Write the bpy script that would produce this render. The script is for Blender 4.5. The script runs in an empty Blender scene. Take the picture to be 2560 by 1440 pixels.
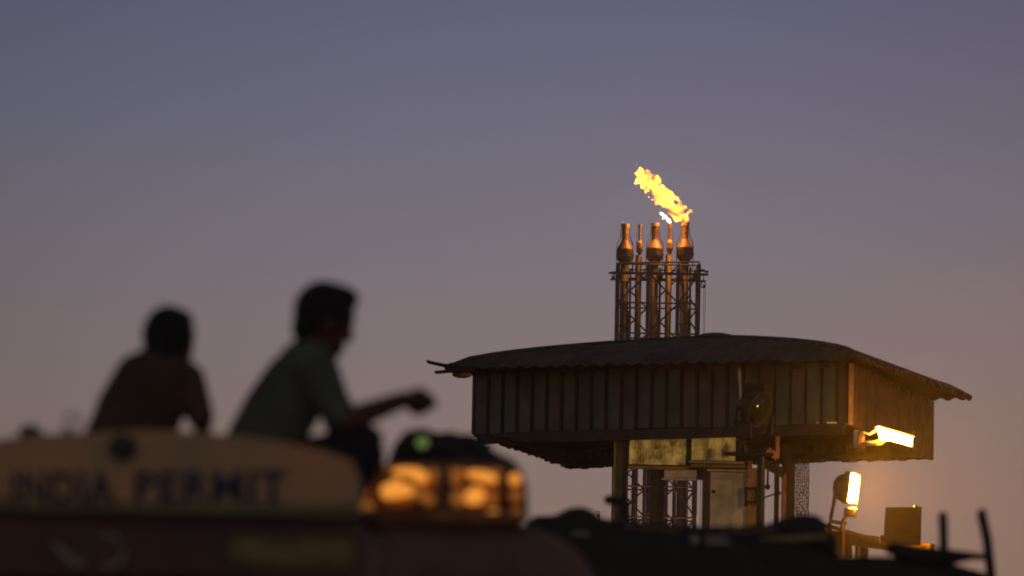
import bpy, bmesh, math, random
from mathutils import Vector, Matrix, Euler
R = math.radians
random.seed(7)
sc = bpy.context.scene

# ------------------------------------------------------------------ camera
F_PX = 200.0 / 36.0 * 2560.0
PITCH = math.atan(1430.0 / F_PX)
ROLL = R(1.15)
CAM = Vector((0, 0, 1.6))
_F = Vector((0, math.cos(PITCH), math.sin(PITCH)))
_U0 = Vector((0, -math.sin(PITCH), math.cos(PITCH)))
_X0 = Vector((1, 0, 0))
_R = _X0 * math.cos(ROLL) + _U0 * math.sin(ROLL)
_U = _U0 * math.cos(ROLL) - _X0 * math.sin(ROLL)
cd = bpy.data.cameras.new("camera")
cd.lens = 200; cd.sensor_width = 36; cd.clip_end = 20000; cd.clip_start = 0.5
cd.dof.use_dof = True
cd.dof.focus_distance = 205
cd.dof.aperture_fstop = 2.8
cd.dof.aperture_blades = 0
cam = bpy.data.objects.new("camera", cd)
sc.collection.objects.link(cam)
M3 = Matrix((_R, _U, -_F)).transposed()
cam.matrix_world = Matrix.Translation(CAM) @ M3.to_4x4()
sc.camera = cam

def ray(px, py):
    return _F + _R * ((px - 1280) / F_PX) - _U * ((py - 720) / F_PX)
def P(px, py, Y):                      # world point seen at a place of the picture, Y metres away
    d = ray(px, py)
    return CAM + d * (Y / d.y)
def Pz(px, py, z):                     # ... at height z
    d = ray(px, py)
    return CAM + d * ((z - CAM.z) / d.z)

# ------------------------------------------------------------------ world, sun, exposure
w = bpy.data.worlds.new("World"); sc.world = w; w.use_nodes = True
nt = w.node_tree; nt.nodes.clear()
out = nt.nodes.new("ShaderNodeOutputWorld")
bg = nt.nodes.new("ShaderNodeBackground")
sky = nt.nodes.new("ShaderNodeTexSky"); sky.sky_type = 'NISHITA'; sky.sun_disc = False
SUN_EL, SUN_AZ = R(1.0), R(12)
sky.sun_elevation = SUN_EL; sky.sun_rotation = SUN_AZ
sky.air_density = 1.5; sky.dust_density = 4.0; sky.ozone_density = 3.0
geo = nt.nodes.new("ShaderNodeTexCoord")
sep = nt.nodes.new("ShaderNodeSeparateXYZ")
mr = nt.nodes.new("ShaderNodeMapRange")
mr.inputs[1].default_value = 0.0; mr.inputs[2].default_value = 0.35
ramp = nt.nodes.new("ShaderNodeValToRGB")
cr = ramp.color_ramp
SKYR = [(0.0, (0.330, 0.215, 0.150)), (0.13, (0.300, 0.205, 0.160)), (0.20, (0.242, 0.182, 0.165)), (0.286, (0.184, 0.162, 0.184)),
        (0.357, (0.132, 0.136, 0.192)), (0.43, (0.096, 0.106, 0.176)), (0.6, (0.060, 0.064, 0.090)), (1.0, (0.030, 0.031, 0.040))]
for i, (p, c) in enumerate(SKYR):
    e = cr.elements[i] if i < 2 else cr.elements.new(p)
    e.position = p; e.color = (*c, 1)
# lens vignette drawn into the sky: darker away from mid frame
az = nt.nodes.new("ShaderNodeVectorMath"); az.operation = 'DISTANCE'
az.inputs[1].default_value = Vector((0.012, 0.99, 0.115)).normalized()
azr = nt.nodes.new("ShaderNodeValToRGB")
for i, (p, c) in enumerate([(0.0, .575), (0.02, .56), (0.04, .50), (0.06, .42), (0.10, .38), (0.5, .55), (1.0, .85)]):
    e = azr.color_ramp.elements[i] if i < 2 else azr.color_ramp.elements.new(p)
    e.position = p; e.color = (c, c, c, 1)
hlf = nt.nodes.new("ShaderNodeMath"); hlf.operation = 'MULTIPLY'; hlf.inputs[1].default_value = 0.5
dbl = nt.nodes.new("ShaderNodeMath"); dbl.operation = 'MULTIPLY'; dbl.inputs[1].default_value = 2.0
mul = nt.nodes.new("ShaderNodeVectorMath"); mul.operation = 'SCALE'
skys = nt.nodes.new("ShaderNodeVectorMath"); skys.operation = 'SCALE'; skys.inputs['Scale'].default_value = 0.012
add = nt.nodes.new("ShaderNodeVectorMath"); add.operation = 'ADD'
L = nt.links.new
L(geo.outputs['Generated'], sep.inputs[0]); L(sep.outputs['Z'], mr.inputs[0]); L(mr.outputs[0], ramp.inputs[0])
L(geo.outputs['Generated'], az.inputs[0]); L(az.outputs['Value'], hlf.inputs[0]); L(hlf.outputs[0], azr.inputs[0]); L(azr.outputs[0], dbl.inputs[0])
L(ramp.outputs[0], mul.inputs[0]); L(dbl.outputs[0], mul.inputs['Scale'])
L(sky.outputs[0], skys.inputs[0]); L(mul.outputs[0], add.inputs[0]); L(skys.outputs[0], add.inputs[1])
L(add.outputs[0], bg.inputs['Color']); bg.inputs['Strength'].default_value = 1.0
L(bg.outputs[0], out.inputs['Surface'])
sc.view_settings.view_transform = 'Standard'; sc.view_settings.look = 'None'
sc.view_settings.exposure = 0; sc.view_settings.gamma = 1
sc.cycles.use_denoising = True
sc.cycles.max_bounces = 6; sc.cycles.volume_bounces = 0; sc.cycles.transparent_max_bounces = 12
sc.cycles.sample_clamp_indirect = 4.0
sc.cycles.volume_max_steps = 512

# ------------------------------------------------------------------ materials
def mat(name, col, rough=0.7, metal=0.0, var=0.25, scale=4.0, bump=0.15, col2=None, emis=None, estr=0.0, coat=0.0, detail=6):
    m = bpy.data.materials.new(name); m.use_nodes = True
    n = m.node_tree; b = n.nodes["Principled BSDF"]
    tc = n.nodes.new("ShaderNodeTexCoord")
    no = n.nodes.new("ShaderNodeTexNoise"); no.inputs['Scale'].default_value = scale; no.inputs['Detail'].default_value = detail
    rp = n.nodes.new("ShaderNodeValToRGB")
    c2 = col2 if col2 else tuple(c * (1 - var) for c in col)
    rp.color_ramp.elements[0].position = 0.36; rp.color_ramp.elements[0].color = (*c2, 1)
    rp.color_ramp.elements[1].position = 0.62; rp.color_ramp.elements[1].color = (*tuple(min(1, c * (1 + var * .4)) for c in col), 1)
    n.links.new(tc.outputs['Object'], no.inputs['Vector'])
    n.links.new(no.outputs['Fac'], rp.inputs[0]); n.links.new(rp.outputs[0], b.inputs['Base Color'])
    b.inputs['Roughness'].default_value = rough; b.inputs['Metallic'].default_value = metal
    b.inputs['Coat Weight'].default_value = coat
    if bump:
        bp = n.nodes.new("ShaderNodeBump"); bp.inputs['Strength'].default_value = bump; bp.inputs['Distance'].default_value = 0.05
        n.links.new(no.outputs['Fac'], bp.inputs['Height']); n.links.new(bp.outputs[0], b.inputs['Normal'])
    if emis:
        b.inputs['Emission Color'].default_value = (*emis, 1); b.inputs['Emission Strength'].default_value = estr
    return m

M = {
 'sheet': mat('galvanised_sheet', (0.100, 0.130, 0.110), 0.6, 0.1, 0.45, 1.3, 0.05),
 'sheet_side': mat('weathered_sheet', (0.085, 0.070, 0.055), 0.6, 0.1, 0.4, 2.5, 0.05),
 'roof': mat('roof_sheet', (0.075, 0.066, 0.055), 0.65, 0.1, 0.5, 1.6, 0.08),
 'beam': mat('painted_steel_beam', (0.055, 0.045, 0.036), 0.6, 0.2, 0.4, 3),
 'post': mat('ochre_lit_post', (0.42, 0.30, 0.07), 0.6, 0.0, 0.4, 3.5),  # yellowish light on posts and lintels put into the base colour
 'pane': None,
 'pale': mat('pale_painted_steel', (0.72, 0.66, 0.48), 0.5, 0.0, 0.3, 3),
 'door': mat('cream_door_panel', (0.78, 0.72, 0.54), 0.55, 0.0, 0.35, 1.8),
 'orange': mat('orange_paint_and_lamplight', (0.42, 0.20, 0.07), 0.5, 0.0, 0.35, 5),  # also stands for orange lamplight on trim, strips and chains
 'dark': mat('dark_steel', (0.030, 0.026, 0.022), 0.55, 0.3, 0.4, 4),
 'housing': mat('lamp_housing', (0.16, 0.12, 0.07), 0.45, 0.4, 0.3, 6),
 'rust': mat('rusty_steel_stack', (0.095, 0.050, 0.024), 0.65, 0.1, 0.5, 0.45, 0.3, col2=(0.075, 0.042, 0.022)),
 'tip': mat('heat_stained_tip', (0.30, 0.15, 0.055), 0.5, 0.15, 0.5, 0.45, 0.5, col2=(0.055, 0.028, 0.015)),
 'truss': mat('tower_truss_steel', (0.05, 0.032, 0.022), 0.6, 0.2, 0.4, 0.7),
 'board': mat('ochre_header_board', (0.70, 0.33, 0.13), 0.6, 0.0, 0.3, 1.6, 0.1, col2=(0.46, 0.35, 0.17)),
 'board_low': mat('faded_yellow_edge', (0.24, 0.21, 0.08), 0.6, 0.0, 0.4, 4),
 'navy': mat('navy_paint', (0.020, 0.040, 0.085), 0.5, 0, 0.3, 6, 0),
 'maroon': mat('maroon_paint', (0.14, 0.052, 0.024), 0.5, 0, 0.4, 2.5),
 'greyswirl': mat('grey_paint', (0.42, 0.36, 0.28), 0.5, 0, 0.3, 6, 0),
 'plate': mat('dull_yellow_plate', (0.26, 0.19, 0.05), 0.5, 0, 0.4, 6),
 'green': mat('green_emblem', (0.030, 0.034, 0.010), 0.5, 0, 0.3, 8),
 'cabbrown': mat('brown_cab_paint', (0.22, 0.12, 0.07), 0.45, 0, 0.35, 1.8, 0.1),
 'chrome': mat('dented_amber_trim', (0.46, 0.19, 0.045), 0.4, 0.2, 0.5, 7, 0.6),  # amber reflections on the header panels put into the base colour
 'tarp': mat('dark_tarpaulin', (0.030, 0.026, 0.019), 0.75, 0, 0.5, 3, 0.4),
 'rubber': mat('rubber', (0.02, 0.02, 0.02), 0.8, 0, 0.3, 5),
 'glass': mat('dark_windscreen', (0.02, 0.025, 0.03), 0.1, 0, 0.2, 2, 0),
 'skin': mat('skin', (0.11, 0.048, 0.028), 0.55, 0, 0.2, 9, 0.05),
 'hair': mat('black_hair', (0.006, 0.005, 0.005), 0.6, 0, 0.3, 60, 0.6),
 'shirt1': mat('dark_maroon_shirt', (0.12, 0.062, 0.038), 0.85, 0, 0.35, 3, 0.3),
 'shirt2': mat('grey_green_shirt', (0.13, 0.155, 0.10), 0.85, 0, 0.35, 3, 0.3),
 'trouser': mat('dark_trousers', (0.015, 0.014, 0.016), 0.85, 0, 0.3, 4, 0.3),
 'ground': mat('dusty_ground', (0.12, 0.095, 0.07), 0.9, 0, 0.4, 0.3, 0.3),
 'concrete': mat('concrete', (0.22, 0.20, 0.18), 0.85, 0, 0.3, 1.5),
 'amber': mat('amber_glint', (0.5, 0.2, 0.03), 0.3, 0, 0.1, 5, 0, emis=(1.0, 0.36, 0.05), estr=0.85),  # emission standing for reflections on the truck header
 'amber_dim': mat('dim_amber_glint', (0.5, 0.2, 0.03), 0.3, 0, 0.1, 5, 0, emis=(1.0, 0.33, 0.05), estr=0.20),
 'greenlens': mat('green_lens', (0.1, 0.2, 0.05), 0.3, 0, 0.1, 5, 0, emis=(0.28, 0.40, 0.12), estr=0.35),
 'white_paint': mat('chalky_paint_and_glints', (0.38, 0.36, 0.28), 0.6, 0, 0.3, 5),  # also stands for pale glints on the front wall and the dark truck
}
LAMP_COL = (1.0, 0.50, 0.11)
def lit_pane():                       # mottled frosted pane, faintly lit from inside the booth
    m = mat('frosted_ribbed_pane', (0.36, 0.26, 0.09), 0.35, 0.0, 0.75, 3.0, 0.5)
    n = m.node_tree; b = n.nodes['Principled BSDF']; tc = n.nodes.new('ShaderNodeTexCoord'); no = n.nodes.new('ShaderNodeTexNoise')
    no.inputs['Scale'].default_value = 3.2; no.inputs['Detail'].default_value = 9; no.inputs['Roughness'].default_value = .65
    mp = n.nodes.new('ShaderNodeMapRange'); mp.inputs[1].default_value = .42; mp.inputs[2].default_value = .72; mp.inputs[3].default_value = .02; mp.inputs[4].default_value = .30
    n.links.new(tc.outputs['Object'], no.inputs['Vector']); n.links.new(no.outputs['Fac'], mp.inputs[0]); n.links.new(mp.outputs[0], b.inputs['Emission Strength'])
    b.inputs['Emission Color'].default_value = (1, .60, .14, 1); return m
M['pane'] = lit_pane()
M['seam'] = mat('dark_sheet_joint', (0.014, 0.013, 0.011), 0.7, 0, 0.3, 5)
M['sheet_b'] = mat('green_grey_sheet', (0.085, 0.125, 0.095), 0.6, 0.1, 0.4, 1.1, 0.05)
M['sheet_c'] = mat('brown_grey_sheet', (0.115, 0.105, 0.088), 0.6, 0.1, 0.4, 1.5, 0.05)
M['soot_or_shade'] = mat('shaded_barrel_steel', (0.14, 0.075, 0.035), 0.65, 0.05, 0.6, 0.7, 0.5, col2=(0.035, 0.022, 0.015))  # shade on the lower half of the tips put into the colour
M['housing_d'] = mat('brown_lamp_housing', (0.03, 0.014, 0.008), 0.7, 0, 0.4, 5)
M['rib'] = mat('lamplit_brown_sheet', (0.16, 0.085, 0.035), 0.6, 0.1, 0.45, 2.5, 0.05)  # lamplight on the right side and handrail put into a warmer colour
def emitter(name, col, s):
    m = bpy.data.materials.new(name); m.use_nodes = True
    n = m.node_tree; n.nodes.clear()
    o = n.nodes.new("ShaderNodeOutputMaterial"); e = n.nodes.new("ShaderNodeEmission")
    e.inputs[0].default_value = (*col, 1); e.inputs[1].default_value = s
    n.links.new(e.outputs[0], o.inputs[0]); return m
M['lampglass'] = emitter('sodium_lamp_glass', (1.0, 0.36, 0.012), 11000.0)
M['lampglass2'] = emitter('sodium_lamp_glass_small', (1.0, 0.50, 0.06), 80.0)

# ------------------------------------------------------------------ mesh helpers
class MB:
    def __init__(self): self.v = []; self.f = []
    def add(self, vs, fs):
        o = len(self.v); self.v += [tuple(x) for x in vs]; self.f += [tuple(i + o for i in f) for f in fs]; return self
    def box(self, c, s, rot=None):
        c = Vector(c); vs = []
        for x in (-.5, .5):
            for y in (-.5, .5):
                for z in (-.5, .5):
                    p = Vector((x * s[0], y * s[1], z * s[2]))
                    if rot is not None: p = rot @ p
                    vs.append(c + p)
        return self.add(vs, [(0, 1, 3, 2), (4, 6, 7, 5), (0, 4, 5, 1), (2, 3, 7, 6), (0, 2, 6, 4), (1, 5, 7, 3)])
    def tube(self, a, b, r1, r2=None, n=10, cap=True):
        a, b = Vector(a), Vector(b); r2 = r1 if r2 is None else r2
        d = (b - a).normalized(); q = d.to_track_quat('Z', 'Y')
        vs = []
        for p, r in ((a, r1), (b, r2)):
            for i in range(n):
                t = 2 * math.pi * i / n
                vs.append(p + q @ Vector((r * math.cos(t), r * math.sin(t), 0)))
        fs = [(i, (i + 1) % n, n + (i + 1) % n, n + i) for i in range(n)]
        if cap: fs += [tuple(range(n))[::-1], tuple(range(n, 2 * n))]
        return self.add(vs, fs)
    def path(self, pts, r, n=8):
        pts = [Vector(p) for p in pts]
        rs = r if isinstance(r, (list, tuple)) else [r] * len(pts)
        vs = []; N = len(pts)
        for k, p in enumerate(pts):
            d = (pts[min(k + 1, N - 1)] - pts[max(k - 1, 0)]).normalized(); q = d.to_track_quat('Z', 'Y')
            for i in range(n):
                t = 2 * math.pi * i / n
                vs.append(p + q @ Vector((rs[k] * math.cos(t), rs[k] * math.sin(t), 0)))
        fs = [(k * n + i, k * n + (i + 1) % n, (k + 1) * n + (i + 1) % n, (k + 1) * n + i) for k in range(N - 1) for i in range(n)]
        fs += [tuple(range(n))[::-1], tuple(range((N - 1) * n, N * n))]
        return self.add(vs, fs)
    def bar(self, a, b, w, h, up=Vector((0, 0, 1))):
        a, b = Vector(a), Vector(b); d = b - a; l = d.length; d.normalize()
        s = d.cross(up)
        if s.length < 1e-4: s = d.cross(Vector((0, 1, 0)))
        s.normalize(); u = s.cross(d)
        vs = []
        for p in (a, b):
            for i, j in ((-1, -1), (1, -1), (1, 1), (-1, 1)): vs.append(p + s * i * w / 2 + u * j * h / 2)
        return self.add(vs, [(3, 2, 1, 0), (4, 5, 6, 7), (0, 1, 5, 4), (1, 2, 6, 5), (2, 3, 7, 6), (3, 0, 4, 7)])
    def ibeam(self, a, b, w, t=0.03, face=Vector((0, -1, 0))):
        a, b = Vector(a), Vector(b); s = (b - a).normalized().cross(face).normalized(); f = face
        for o in (-1, 1): self.bar(a + s * o * (w / 2 - t / 2), b + s * o * (w / 2 - t / 2), t, w, up=f)
        self.bar(a, b, w - 2 * t, t, up=f); return self
    def lathe(self, c, prof, n=24, axis='Z', rot=None):
        c = Vector(c); vs = []
        for r, z in prof:
            for i in range(n):
                t = 2 * math.pi * i / n; p = Vector((r * math.cos(t), r * math.sin(t), z))
                if rot is not None: p = rot @ p
                vs.append(c + p)
        N = len(prof)
        fs = [(k * n + i, k * n + (i + 1) % n, (k + 1) * n + (i + 1) % n, (k + 1) * n + i) for k in range(N - 1) for i in range(n)]
        fs += [tuple(range(n))[::-1], tuple(range((N - 1) * n, N * n))]
        return self.add(vs, fs)
    def ball(self, c, r, rot=None, seg=20, ring=12):
        c = Vector(c); r = Vector(r) if hasattr(r, '__len__') else Vector((r, r, r)); vs = [None]; vs = []
        for j in range(ring + 1):
            ph = math.pi * j / ring
            for i in range(seg):
                t = 2 * math.pi * i / seg
                p = Vector((r.x * math.sin(ph) * math.cos(t), r.y * math.sin(ph) * math.sin(t), r.z * math.cos(ph)))
                if rot is not None: p = rot @ p
                vs.append(c + p)
        fs = [(j * seg + i, (j + 1) * seg + i, (j + 1) * seg + (i + 1) % seg, j * seg + (i + 1) % seg) for j in range(ring) for i in range(seg)]
        return self.add(vs, fs)
    def grid(self, fn, nu, nv):
        vs = [fn(i / nu, j / nv) for j in range(nv + 1) for i in range(nu + 1)]
        fs = [(j * (nu + 1) + i, j * (nu + 1) + i + 1, (j + 1) * (nu + 1) + i + 1, (j + 1) * (nu + 1) + i) for j in range(nv) for i in range(nu)]
        return self.add(vs, fs)
    def prism(self, poly, fn0, fn1):            # outline extruded between two mappings
        n = len(poly); vs = [fn0(*p) for p in poly] + [fn1(*p) for p in poly]
        fs = [tuple(range(n)), tuple(range(n, 2 * n))[::-1]] + [(i, n + i, n + (i + 1) % n, (i + 1) % n) for i in range(n)]
        return self.add(vs, fs)
    def build(self, name, m, parent=None, smooth=False, solid=0, bevel=0):
        org = parent_loc(parent) if parent else Vector((0, 0, 0))
        me = bpy.data.meshes.new(name)
        me.from_pydata([Vector(v) - org for v in self.v], [], self.f); me.validate()
        bm = bmesh.new(); bm.from_mesh(me)
        bmesh.ops.remove_doubles(bm, verts=bm.verts, dist=1e-5)
        bmesh.ops.recalc_face_normals(bm, faces=bm.faces); bm.to_mesh(me); bm.free()
        me.materials.append(m)
        if smooth:
            for p in me.polygons: p.use_smooth = True
        o = bpy.data.objects.new(name, me); sc.collection.objects.link(o)
        if parent: o.parent = parent
        if solid:
            s = o.modifiers.new("solid", 'SOLIDIFY'); s.thickness = solid; s.offset = 0
        if bevel:
            b = o.modifiers.new("bevel", 'BEVEL'); b.width = bevel; b.segments = 2; b.limit_method = 'ANGLE'
        return o
def parent_loc(p):
    v = Vector(p.location)
    if p.parent: v += parent_loc(p.parent)
    return v
def tag(o, label=None, cat=None, group=None, kind=None):
    if label: o['label'] = label
    if cat: o['category'] = cat
    if group: o['group'] = group
    if kind: o['kind'] = kind
    return o
def thing(name, label, cat, loc, group=None):
    o = bpy.data.objects.new(name, None); sc.collection.objects.link(o); o.location = loc
    o.empty_display_size = 0.2
    return tag(o, label, cat, group)

def pt(name, loc, power, rad, col, parent):
    l = bpy.data.lights.new(name, 'POINT'); l.energy = power; l.shadow_soft_size = rad; l.color = col
    o_ = bpy.data.objects.new(name, l); sc.collection.objects.link(o_); o_.location = loc; return o_

# ------------------------------------------------------------------ ground
g = MB(); g.add([(-900, -150, 0), (900, -150, 0), (900, 1250, 0), (-900, 1250, 0)], [(0, 1, 2, 3)])
tag(g.build('ground', M['ground']), kind='structure')

# ================================================================== CANOPY
zb = P(2120, 1058, 110).z
NL, NR = Pz(1182, 1086, zb), Pz(2122, 1060, zb)
FR, FL = Pz(2331, 1149, zb), Pz(1428, 1172, zb)
HS = 1.22
can = thing('loading_canopy', 'large dark corrugated metal canopy with low peaked roof and hanging sheet sides on posts', 'canopy', (NL.x + 3, NL.y + 4, 0))
def lerp(a, b, t): return a + (b - a) * t
def wall(a, b, z0, z1, period, depth, name, m, groove=0.2, wavy=0.0, outward=None, extra=None):
    d = (b - a); L_ = d.length; d.normalize(); nrm = outward
    mb = MB(); prof = []
    k = 0; s = 0.0; rnd = random.Random(hash(name) % 97 if False else len(name))
    while s < L_ - 1e-6:
        e = min(s + period, L_); gw = period * groove; off = rnd.uniform(-.012, .012)
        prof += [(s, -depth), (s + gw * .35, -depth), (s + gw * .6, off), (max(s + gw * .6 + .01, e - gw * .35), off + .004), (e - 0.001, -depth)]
        s = e
    vs = []; n = len(prof); jz = 0
    for i, (s_, o_) in enumerate(prof):
        if i % 5 == 0: jz = rnd.uniform(-wavy, wavy)
        p = a + d * min(s_, L_) + nrm * o_
        vs += [Vector((p.x, p.y, z0 + jz)), Vector((p.x, p.y, z1))]
    fs = [(2 * i, 2 * i + 2, 2 * i + 3, 2 * i + 1) for i in range(n - 1)]
    mb.add(vs, fs)
    ob = mb.build(name, m, can, solid=0.006)
    if extra:
        for x_ in extra: ob.data.materials.append(x_)
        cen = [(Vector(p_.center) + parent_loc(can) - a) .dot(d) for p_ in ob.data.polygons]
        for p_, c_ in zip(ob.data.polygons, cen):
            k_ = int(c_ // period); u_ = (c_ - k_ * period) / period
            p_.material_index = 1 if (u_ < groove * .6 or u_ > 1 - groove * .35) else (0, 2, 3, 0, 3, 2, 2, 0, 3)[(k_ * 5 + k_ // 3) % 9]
    return ob
def flat(v): return Vector((v.x, v.y, 0))
dF = (NR - NL).normalized(); nF = Vector((dF.y, -dF.x, 0)).normalized()
dRt = (FR - NR).normalized(); nR = Vector((dRt.y, -dRt.x, 0)).normalized()
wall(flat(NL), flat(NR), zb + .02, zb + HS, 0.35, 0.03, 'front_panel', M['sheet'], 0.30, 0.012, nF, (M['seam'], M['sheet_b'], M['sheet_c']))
wall(flat(NR) + nR * .03, flat(FR) + nR * .03, zb - .02, zb + HS, 0.42, 0.11, 'side_panel', M['rib'], 0.9, 0.012, nR)
wall(flat(FR) - nF * .03, flat(FL) - nF * .03, zb, zb + HS, 0.20, 0.05, 'side_panel', M['sheet_side'], 0.9, 0.02, -nF)
wall(flat(FL) - nR * .03, flat(NL) - nR * .03, zb, zb + HS, 0.16, 0.05, 'side_panel', M['sheet_side'], 0.9, 0.035, -nR)
# corner trim, orange lamplight put into its colour
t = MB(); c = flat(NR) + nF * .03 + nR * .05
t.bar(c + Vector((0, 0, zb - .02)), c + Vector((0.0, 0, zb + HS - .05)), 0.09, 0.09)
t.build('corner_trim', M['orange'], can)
# bottom frame rails
fr = MB()
z = zb - 0.09
cs = [flat(x) for x in (NL, NR, FR, FL)]; ctr = sum(cs, Vector()) / 4
ins = [lerp(c_, ctr, .025) for c_ in cs]
for i in (0,):
    fr.bar(ins[i] + Vector((0, 0, z)), ins[i + 1] + Vector((0, 0, z)), 0.12, 0.2)
for i in (1, 2, 3):
    fr.bar(ins[i] + Vector((0, 0, zb + .12)), ins[(i + 1) % 4] + Vector((0, 0, zb + .12)), 0.10, 0.14)
fr.build('frame_rail', M['beam'], can)
for k, tt in enumerate((0.22, 0.42, 0.62, 0.82)):
    j = MB(); a = lerp(ins[0], ins[3], tt); b = lerp(ins[1], ins[2], tt)
    j.ibeam(a + Vector((0, 0, zb + .3)), b + Vector((0, 0, zb + .3)), 0.16, 0.02, Vector((0, 0, 1)))
    j.build('joist', M['beam'], can)
for tt in (0.2, 0.5, 0.8):
    j = MB(); a = lerp(ins[0], ins[1], tt); b = lerp(ins[3], ins[2], tt)
    j.ibeam(a + Vector((0, 0, zb + .52)), b + Vector((0, 0, zb + .52)), 0.16, 0.02, Vector((0, 0, 1)))
    j.build('joist', M['beam'], can)
# diagonal knee beam on the left underside
j = MB(); j.bar(P(1215, 1092, 113), P(1445, 1135, 119), 0.1, 0.12); j.bar(P(1440, 1125, 119), P(1540, 1108, 115), 0.1, 0.12)
j.build('brace', M['beam'], can)
hk = MB(); q = P(1214, 1098, 112.6)
hk.path([q, q + Vector((-.01, 0, -.08)), q + Vector((-.03, 0, -.16)), q + Vector((.05, 0, -.19)), q + Vector((.08, 0, -.15))], .018, 6)
hk.build('hook', M['dark'], can)

# roof: hipped, bowed corrugated sheets
ze = P(2150, 897, 109.3).z
EN_R = P(2152, 895, 109.3); EN_L = Pz(1118, 922, ze); EF_R = Pz(2424, 996, ze)
EF_L = EN_L + EF_R - EN_R
EC = [EN_L, EN_R, EF_R, EF_L]
APX = P(1790, 846, 115.7)
Hh = APX.z - ze
def g_(t): return t ** 0.62
def slope(A, B, lam, amp, name, lip=0.0, nu=None, m=None):
    Lab = (B - A).length; nu = nu or int(Lab / lam * 8)
    dAB = (B - A).normalized(); inw = Vector((-dAB.y, dAB.x, 0))
    if (APX - A).dot(inw) < 0: inw = -inw
    H0 = (APX - A).dot(inw); sA = (APX - A).dot(dAB)
    rnd = random.Random(len(name) + int(Lab * 10)); jit = [rnd.uniform(-.03, .03) for _ in range(200)]
    def fn(u, v):
        s = u * Lab; v = v * v
        # half-plane hip limits: how far up the slope this column may run
        tmax = s / sA if s < sA else (Lab - s) / (Lab - sA)
        tmax = max(tmax, 0.0)
        t0 = -0.0 - (0.012 + jit[int(s / 0.9)] * .3)
        t_ = t0 + (tmax - t0) * v
        p = A + dAB * s + inw * (H0 * t_)
        zz = ze + Hh * g_(max(t_, 0)) + amp * math.cos(2 * math.pi * s / lam)
        edge = min(s, Lab - s)
        if lip: zz += lip * max(0, 1 - edge / 0.9) ** 2 * max(0, 1 - t_ * 3)
        return Vector((p.x, p.y, zz))
    mb = MB().grid(fn, nu, 14)
    return mb.build(name, m or M['roof'], can, smooth=True, solid=0.02)
slope(EN_L, EN_R, 0.33, 0.028, 'roof_slope', lip=0.05)
slope(EN_R, EF_R, 0.42, 0.055, 'roof_slope', m=M['rib'])
slope(EF_R, EF_L, 0.33, 0.03, 'roof_slope')
slope(EF_L, EN_L, 0.33, 0.035, 'roof_slope')
for i, c_ in enumerate(EC):
    hb = MB(); pts = []
    for k in range(13):
        t_ = k / 12; p = lerp(c_, APX, t_); pts.append(Vector((p.x, p.y, ze + Hh * g_(t_) + 0.03)))
    hb.path(pts, 0.05, 8); hb.build('ridge_cap', M['roof'], can, smooth=True)
cap = MB().ball(APX + Vector((0, 0, .03)), (0.38, 0.38, 0.085)); cap.build('roof_cap', M['roof'], can, smooth=True)
# ragged sheet ends at the left corner
rg = MB()
rg.grid(lambda u, v: lerp(lerp(P(1066, 903, 111.4), P(1190, 914, 111.7), u), lerp(P(1072, 906, 113.0), P(1195, 917, 113.2), u), v) + Vector((0, 0, .02 * math.cos(v * 30) - .05 * math.sin(u * 3.1))), 14, 30)
rg.grid(lambda u, v: lerp(lerp(P(1086, 930, 111.8), P(1180, 922, 112.0), u), lerp(P(1090, 932, 112.8), P(1185, 925, 113.0), u), v) + Vector((0, 0, .015 * math.cos(v * 24))), 8, 24)
rg.build('loose_sheet', M['roof'], can, smooth=True, solid=0.02)
# purlin ends/soffit strip under the eaves
so = MB()
for i in range(4):
    a = lerp(cs[i], ctr, .01); b = lerp(cs[(i + 1) % 4], ctr, .01)
    so.bar(a + Vector((0, 0, zb + HS - .06)), b + Vector((0, 0, zb + HS - .06)), 0.08, 0.10)
so.build('eave_beam', M['beam'], can)
oc = MB(); oc.ball(P(1155, 937, 112.6), (0.2, 0.12, 0.07)); oc.build('eave_bracket', M['orange'], can, smooth=True)
# pale strip and lit spots drawn as small pale boxes on the front
ps = MB(); ps.bar(P(1848, 922, 110.2), P(1851, 998, 110.2), 0.07, 0.05); ps.build('pale_batten', M['white_paint'], can, bevel=.01)
cl = MB()
for x_, w_ in ((2044, .05), (2080, .20)): MB().box(P(x_, 1057, 109.9), (w_, .04, .035)).build('wall_glint', M['white_paint'], can)

# posts carrying the canopy (down to the ground)
def post(px, py0, Y, w_, m, name='post', lean=0.0, z1=None):
    top = P(px, py0, Y); mb = MB()
    bot = Vector((top.x + lean * top.z, top.y, 0))
    mb.ibeam(bot, top, w_, 0.035, Vector((0, -1, 0)))
    return mb.build(name, m, can)
post(1553, 1078, 113.6, 0.27, M['post'], lean=-0.006)
post(1944, 1075, 112.2, 0.10, M['dark'])
post(1968, 1110, 114.5, 0.20, M['beam'])
post(2140, 1075, 118.5, 0.01, M['dark']) if False else None
dk = MB(); a = P(1566, 1082, 113.45); dk.bar(a, Vector((a.x - .06, a.y, 7)), 0.10, 0.2, up=Vector((0, 1, 0))); dk.build('post', M['dark'], can)  # dark half of the post, its shade drawn as a separate bar
bk = MB(); a = P(1500, 1150, 121); 
for px in (1465, 2290):
    t2 = P(px, 1140, 121.0); b2 = MB()

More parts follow.
